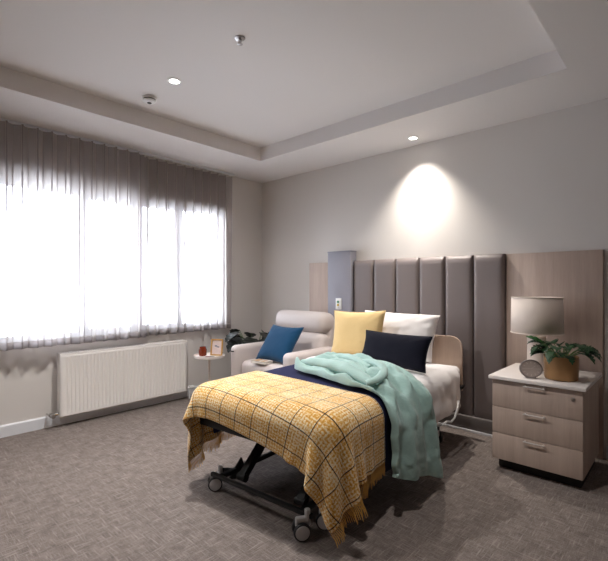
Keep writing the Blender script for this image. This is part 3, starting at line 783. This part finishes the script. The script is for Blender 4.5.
def flatten(D, off, ya, yb):
    F = D.reshape(-1, 3).copy(); G = F.copy(); ones = np.full(len(G), 10.0)
    r = .055; half = (BW, (BL+.04)/2); c = np.array([0, -(BL-.04)/2, 0]); q = G-c; sg = np.sign(q); sg[sg == 0] = 1; sg[:, 2] = 1
    d = np.stack([np.abs(q[:, 0])-(half[0]-r), np.abs(q[:, 1])-(half[1]-r), G[:, 2]-(BT-r)], 1); m = np.maximum(d, 0); ln = np.linalg.norm(m, axis=1)
    k = ln > 1e-6; n = np.zeros_like(G); n[k] = m[k]*sg[k]/ln[k, None]; G[k] += n[k]*(off-(ln[k]-r))[:, None]
    w = np.clip((ya-F[:, 1])/(ya-yb), 0, 1)[:, None]
    return (F*(1-w)+G*w).reshape(D.shape)
# white duvet
P, UV, a, b = sheet_grid(-.64, .70, -1.12, -.16, .030)
P[:, :, 2] += .035*np.random.RandomState(4).rand(*P.shape[:2])
D = drape(P, a*1.05, b*1.04, .012, 80, 10, seed=4, jit=.012, bend=.05)
sd = np.clip((BT+.01-D[:, :, 2])/.05, 0, 1)
for j in range(D.shape[0]):
    for i in range(D.shape[1]):
        if sd[j, i] > 0:
            x_, y_, z_ = D[j, i]; q_ = abs(mnoise.noise(Vector((y_*9, z_*7, 2.0))))*.045+abs(mnoise.noise(Vector((y_*21, z_*16, 5.0))))*.02
            D[j, i, 0] += math.copysign(q_*sd[j, i]*min(1, max(0, (y_+.80)/.15)), x_)
bx_ = np.clip((-.16-D[:, :, 0])/.14, 0, 1); by_ = np.clip(1-np.abs(D[:, :, 1]+.68)/.18, 0, 1)
D[:, :, 2] += .045*(bx_*bx_*(3-2*bx_))*(by_*by_*(3-2*by_))
D = flatten(D, .012, -.84, -.94)
o = grid_obj('duvet', D, M['white_linen'], None, UV); solidify(o, .018, 1); o.location = BLOC; o.rotation_euler.z = BA
tag(o, 'rumpled white duvet spread over the head half of the bed', 'duvet')
# navy bedspread
P, UV, a, b = sheet_grid(-.79, .84, -1.66, -.90, .030, R(-3), (0, -1.2))
D = drape(P, a, b, .036, 90, 12, seed=5)
o = grid_obj('bedspread', D, M['navy'], None, UV); solidify(o, .006, 1); o.location = BLOC; o.rotation_euler.z = BA
tag(o, 'dark navy bedspread showing as a strip between check blanket and mint robe', 'bedspread')
# check blanket
P, UV, a, b = sheet_grid(-.785, .80, -1.935, -1.285, .0235, R(-5.5), (0, -1.30))
D = drape(P, a, b, .050, 130, 14, seed=6, bend=.1)
bl = thing('check_blanket', 'mustard check blanket with fringed ends draped over the foot of the bed', 'blanket', BLOC, BA)
o = grid_obj('cloth', D, M['check'], bl, UV); solidify(o, .007, 1)
for col_, prev_ in ((0, 1), (-1, -2)):
    bm = nb(); E = D[:, col_]; I = D[:, prev_]; m_ = E.shape[0]; rs = random.Random(3)
    for k in range((m_-1)*3):
        t0 = k/3; j = int(t0); fr_ = t0-j
        p0 = E[j]*(1-fr_)+E[min(j+1, m_-1)]*fr_; q0 = I[j]*(1-fr_)+I[min(j+1, m_-1)]*fr_
        d = Vector(p0-q0).normalized(); dd = (d*.6+Vector((rs.uniform(-.12, .12), rs.uniform(-.12, .12), -.6))).normalized(); Ln = rs.uniform(.055, .075)
        sgn = 1 if col_ == -1 else -1
        p = Vector(p0)+Vector((sgn*.003, 0, 0)); q1 = p+d*.5*Ln; q2 = q1+dd*Ln*.5
        for q in (q1, q2): q.z = max(q.z, .006)
        add_tube(bm, [p-d*.004, q1, q2], [.0022, .0032, .0016], 5)
    obj('fringe', bm, M['fringe'], bl)

# ------------------------------------------------------------------ pillows and cushions
def on_bed(p): return bw(p)
cushion('pillow', .72, .39, .19, M['white_linen'], 'plump white pillow propped against the timber bed headboard', 'pillow', (2.18, -.435, .790), (R(70), R(1.0), R(0)), None, .05, .010, 8, 3.0)
cushion('cushion', .49, .39, .14, M['yellow_velvet'], 'mustard yellow square cushion standing at the left of the bed head', 'cushion', (1.965, -.685, .800), (R(78), R(-2), R(6)), .004, .09, .005, 5)
cushion('cushion', .59, .25, .12, M['navy_velvet'], 'dark navy oblong cushion standing in front of the white pillow', 'cushion', (2.41, -.855, .732), (R(70), R(0), R(-6)), .004, .07, .004, 9)

# ------------------------------------------------------------------ mint robe
rb = thing('bathrobe', 'mint green fleece bathrobe thrown across the bed and hanging down its right side', 'bathrobe', (2.45, -1.2, BT+.03))
rbi = Matrix.Translation(-rb.location)
ZT = BT+.072
spine = [  # centre point, half width along d, direction d, thickness
    ((1.99, -1.36, ZT), .08, (0.3, 1), .035), ((2.07, -1.33, ZT), .17, (.25, 1), .06), ((2.18, -1.31, ZT), .23, (.2, 1), .066), ((2.32, -1.31, ZT), .25, (.15, 1), .068),
    ((2.47, -1.36, ZT), .245, (.1, 1), .066), ((2.60, -1.405, ZT), .225, (.08, 1), .06), ((2.715, -1.44, ZT+.004), .205, (.08, 1), .05), ((2.82, -1.452, ZT-.028), .195, (.08, 1), .042),
    ((2.880, -1.45, .50), .195, (.08, 1), .038), ((2.886, -1.45, .41), .20, (.08, 1), .036), ((2.896, -1.445, .30), .208, (.08, 1), .036), ((2.902, -1.44, .215), .218, (.08, 1), .034), ((2.904, -1.435, .155), .225, (.08, 1), .03)]
K = len(spine); NS, NA = 130, 120
C_ = np.array([s[0] for s in spine]); Wd = np.array([s[1] for s in spine]); Dr = np.array([[s[2][0], s[2][1], 0] for s in spine], float); Dr /= np.linalg.norm(Dr, axis=1)[:, None]; Th = np.array([s[3] for s in spine])
tt = np.arange(K)
def cr(A, t):
    i = int(min(max(math.floor(t), 0), K-2)); f = t-i
    p0, p1, p2, p3 = A[max(i-1, 0)], A[i], A[i+1], A[min(i+2, K-1)]
    return .5*((2*p1)+(-p0+p2)*f+(2*p0-5*p1+4*p2-p3)*f*f+(-p0+3*p1-3*p2+p3)*f**3)
RP = np.zeros((NS, NA, 3))
for s in range(NS):
    t = s/(NS-1)*(K-1); c = cr(C_, t); d = cr(Dr, t); d /= np.linalg.norm(d); w = cr(Wd, t); th = cr(Th, t)
    tan = cr(C_, min(t+.05, K-1))-cr(C_, max(t-.05, 0)); tan /= np.linalg.norm(tan); nrm = np.cross(tan, d); nrm /= np.linalg.norm(nrm)
    if nrm[2] < -.2 or (abs(nrm[2]) < .2 and nrm[0] < 0): nrm = -nrm
    hang = min(1, max(0, (t-7)/2)); e0 = min(1, (s+.3)/9)**.5
    for k in range(NA):
        th_ = 2*PI*k/NA; ca, sa = math.cos(th_), math.sin(th_); u = math.copysign(abs(ca)**.75, ca)
        up = max(0, sa)
        rdg = lambda q: 1-2*abs(math.sin(q))**.8
        wig = (1-.55*hang)*(.7*rdg(u*4.1+.9*math.sin(t*.9)+t*.35)+.4*rdg(u*7.3-t*.5+1.4*math.sin(t*.7)))+.8*mnoise.noise(Vector((u*2.2, t*.7, 1.7)))+.4*mnoise.noise(Vector((u*5, t*1.7, 4.7)))
        hw_ = .8*math.sin(u*6.2+.25*t)+.5*math.sin(u*10.5-.15*t+1)+.35*mnoise.noise(Vector((u*2.2, t*.7, 1.7)))
        fold_top = .042*wig*(1-hang)+.020*hw_*hang
        hgt = (th*(abs(sa)**.5)+fold_top*min(1, abs(sa)*2.2)) if sa > 0 else -abs(sa)**.6*(.012)
        fine = .004*mnoise.noise(Vector((u*14, t*3.0, .3)))
        vert = np.array([0, 0, 0])
        wob = 1+.06*mnoise.noise(Vector((t*.9, 5.0+(1 if u > 0 else 0), 0)))
        RP[s, k] = c+d*w*u*wob*e0+nrm*((hgt+fine*(sa > 0))*e0)
        RP[s, k, 2] -= hang*max(0, t-9)/3*.055*u
        if s > NS-8: RP[s, k, 2] += .010*math.sin(u*5+1)
body = grid_obj('robe_body', RP-np.array(rb.location), M['mint'], rb, None, True)
bm = bmesh.new(); bm.from_mesh(body.data); bm.verts.ensure_lookup_table()
bm.faces.new([bm.verts[k] for k in range(NA)][::-1]); bm.faces.new([bm.verts[(NS-1)*NA+k] for k in range(NA)])
bmesh.ops.recalc_face_normals(bm, faces=bm.faces)
for f in bm.faces: f.smooth = True
bm.to_mesh(body.data); bm.free()
def rope(name, pts, rads, sq=1, n=14, sub=6):
    pts = [Vector(p) for p in pts]; out = []; ro = []
    for i in range(len(pts)-1):
        p0, p1, p2, p3 = pts[max(i-1, 0)], pts[i], pts[i+1], pts[min(i+2, len(pts)-1)]
        for k in range(sub):
            f = k/sub
            out.append(.5*((2*p1)+(-p0+p2)*f+(2*p0-5*p1+4*p2-p3)*f*f+(-p0+3*p1-3*p2+p3)*f**3)); ro.append(rads[i]*(1-f)+rads[i+1]*f)
    out.append(pts[-1]); ro.append(rads[-1])
    bm = nb(); vs = add_tube(bm, out, ro, n, True, sq)
    for v in vs:
        q = mnoise.noise(v.co*16)*.007; v.co += Vector((q, -q, q))
    for v in bm.verts: v.co -= rb.location
    return obj(name, bm, M['mint'], rb, True, 80)
rope('sleeve', [(2.05, -1.44, ZT+.035), (2.18, -1.47, ZT+.055), (2.34, -1.49, ZT+.062), (2.50, -1.53, ZT+.06), (2.64, -1.575, ZT+.04), (2.72, -1.60, ZT+.02)], [.028, .042, .046, .046, .038, .026], .8)
rope('sleeve', [(2.04, -1.27, ZT+.03), (2.2, -1.19, ZT+.04), (2.4, -1.18, ZT+.044), (2.6, -1.23, ZT+.042), (2.76, -1.29, ZT+.02), (2.88, -1.31, ZT-.05)], [.028, .04, .042, .042, .038, .028], .75)
rope('sleeve_fold', [(2.10, -1.34, ZT+.055), (2.26, -1.29, ZT+.078), (2.42, -1.33, ZT+.08), (2.58, -1.41, ZT+.065)], [.02, .034, .034, .02], .75)
rope('sleeve_fold', [(2.2, -1.40, ZT+.06), (2.36, -1.41, ZT+.075), (2.5, -1.46, ZT+.07), (2.62, -1.52, ZT+.05)], [.016, .028, .03, .018], .8)
rope('belt', [(2.44, -1.34, ZT+.075), (2.54, -1.36, ZT+.092), (2.65, -1.41, ZT+.09), (2.73, -1.50, ZT+.07), (2.735, -1.58, ZT+.045), (2.70, -1.63, ZT+.028)], [.02, .026, .028, .028, .026, .02], .7)

# ------------------------------------------------------------------ light
w = bpy.data.worlds.new('world'); sc.world = w; w.use_nodes = True
bg = w.node_tree.nodes['Background']; bg.inputs[0].default_value = (.88, .93, 1.0, 1); bg.inputs[1].default_value = 29.0
pl = bpy.data.lights.new('window_portal', 'AREA'); pl.shape = 'RECTANGLE'; pl.size = WZ1-WZ0; pl.size_y = WY1-WY0
po = bpy.data.objects.new('window_portal', pl); COL.objects.link(po); po.location = (-.16, (WY0+WY1)/2, (WZ0+WZ1)/2); po.rotation_euler = (0, R(-90), 0)
pl.cycles.is_portal = True
def spot(x, y, z, power, ang, blend, col=(1, .93, .85), rad=.03, aim=None):
    l = bpy.data.lights.new('downlight_and_fill_beam', 'SPOT'); l.energy = power; l.spot_size = R(ang); l.spot_blend = blend; l.color = col; l.shadow_soft_size = rad
    o = bpy.data.objects.new('downlight_and_fill_beam', l); COL.objects.link(o); o.location = (x, y, z)
    if aim: o.rotation_euler = (Vector(aim)-Vector((x, y, z))).to_track_quat('-Z', 'Y').to_euler()
    return o
spot(1.36, -2.02, ZC-.012, 188, 155, 1.0, (1, .97, .95))
spot(1.36, -3.50, ZC-.012, 115, 125, 1.0, (1, .97, .95))  # fill lamp added out of frame to brighten the left floor
spot(3.00, -2.02, ZC-.012, 78, 125, 1.0, (1, .95, .92))
spot(2.215, -.19, ZS-.012, 160, 98, 1.0, rad=.045, aim=(2.19, -.12, 0))

sc.view_settings.view_transform = 'Standard'; sc.view_settings.look = 'None'
sc.view_settings.exposure = 0; sc.view_settings.gamma = 1; sc.view_settings.use_curve_mapping = False
sc.cycles.max_bounces = 12; sc.cycles.diffuse_bounces = 6; sc.cycles.transparent_max_bounces = 16; sc.cycles.transmission_bounces = 8
sc.cycles.caustics_reflective = False; sc.cycles.caustics_refractive = False
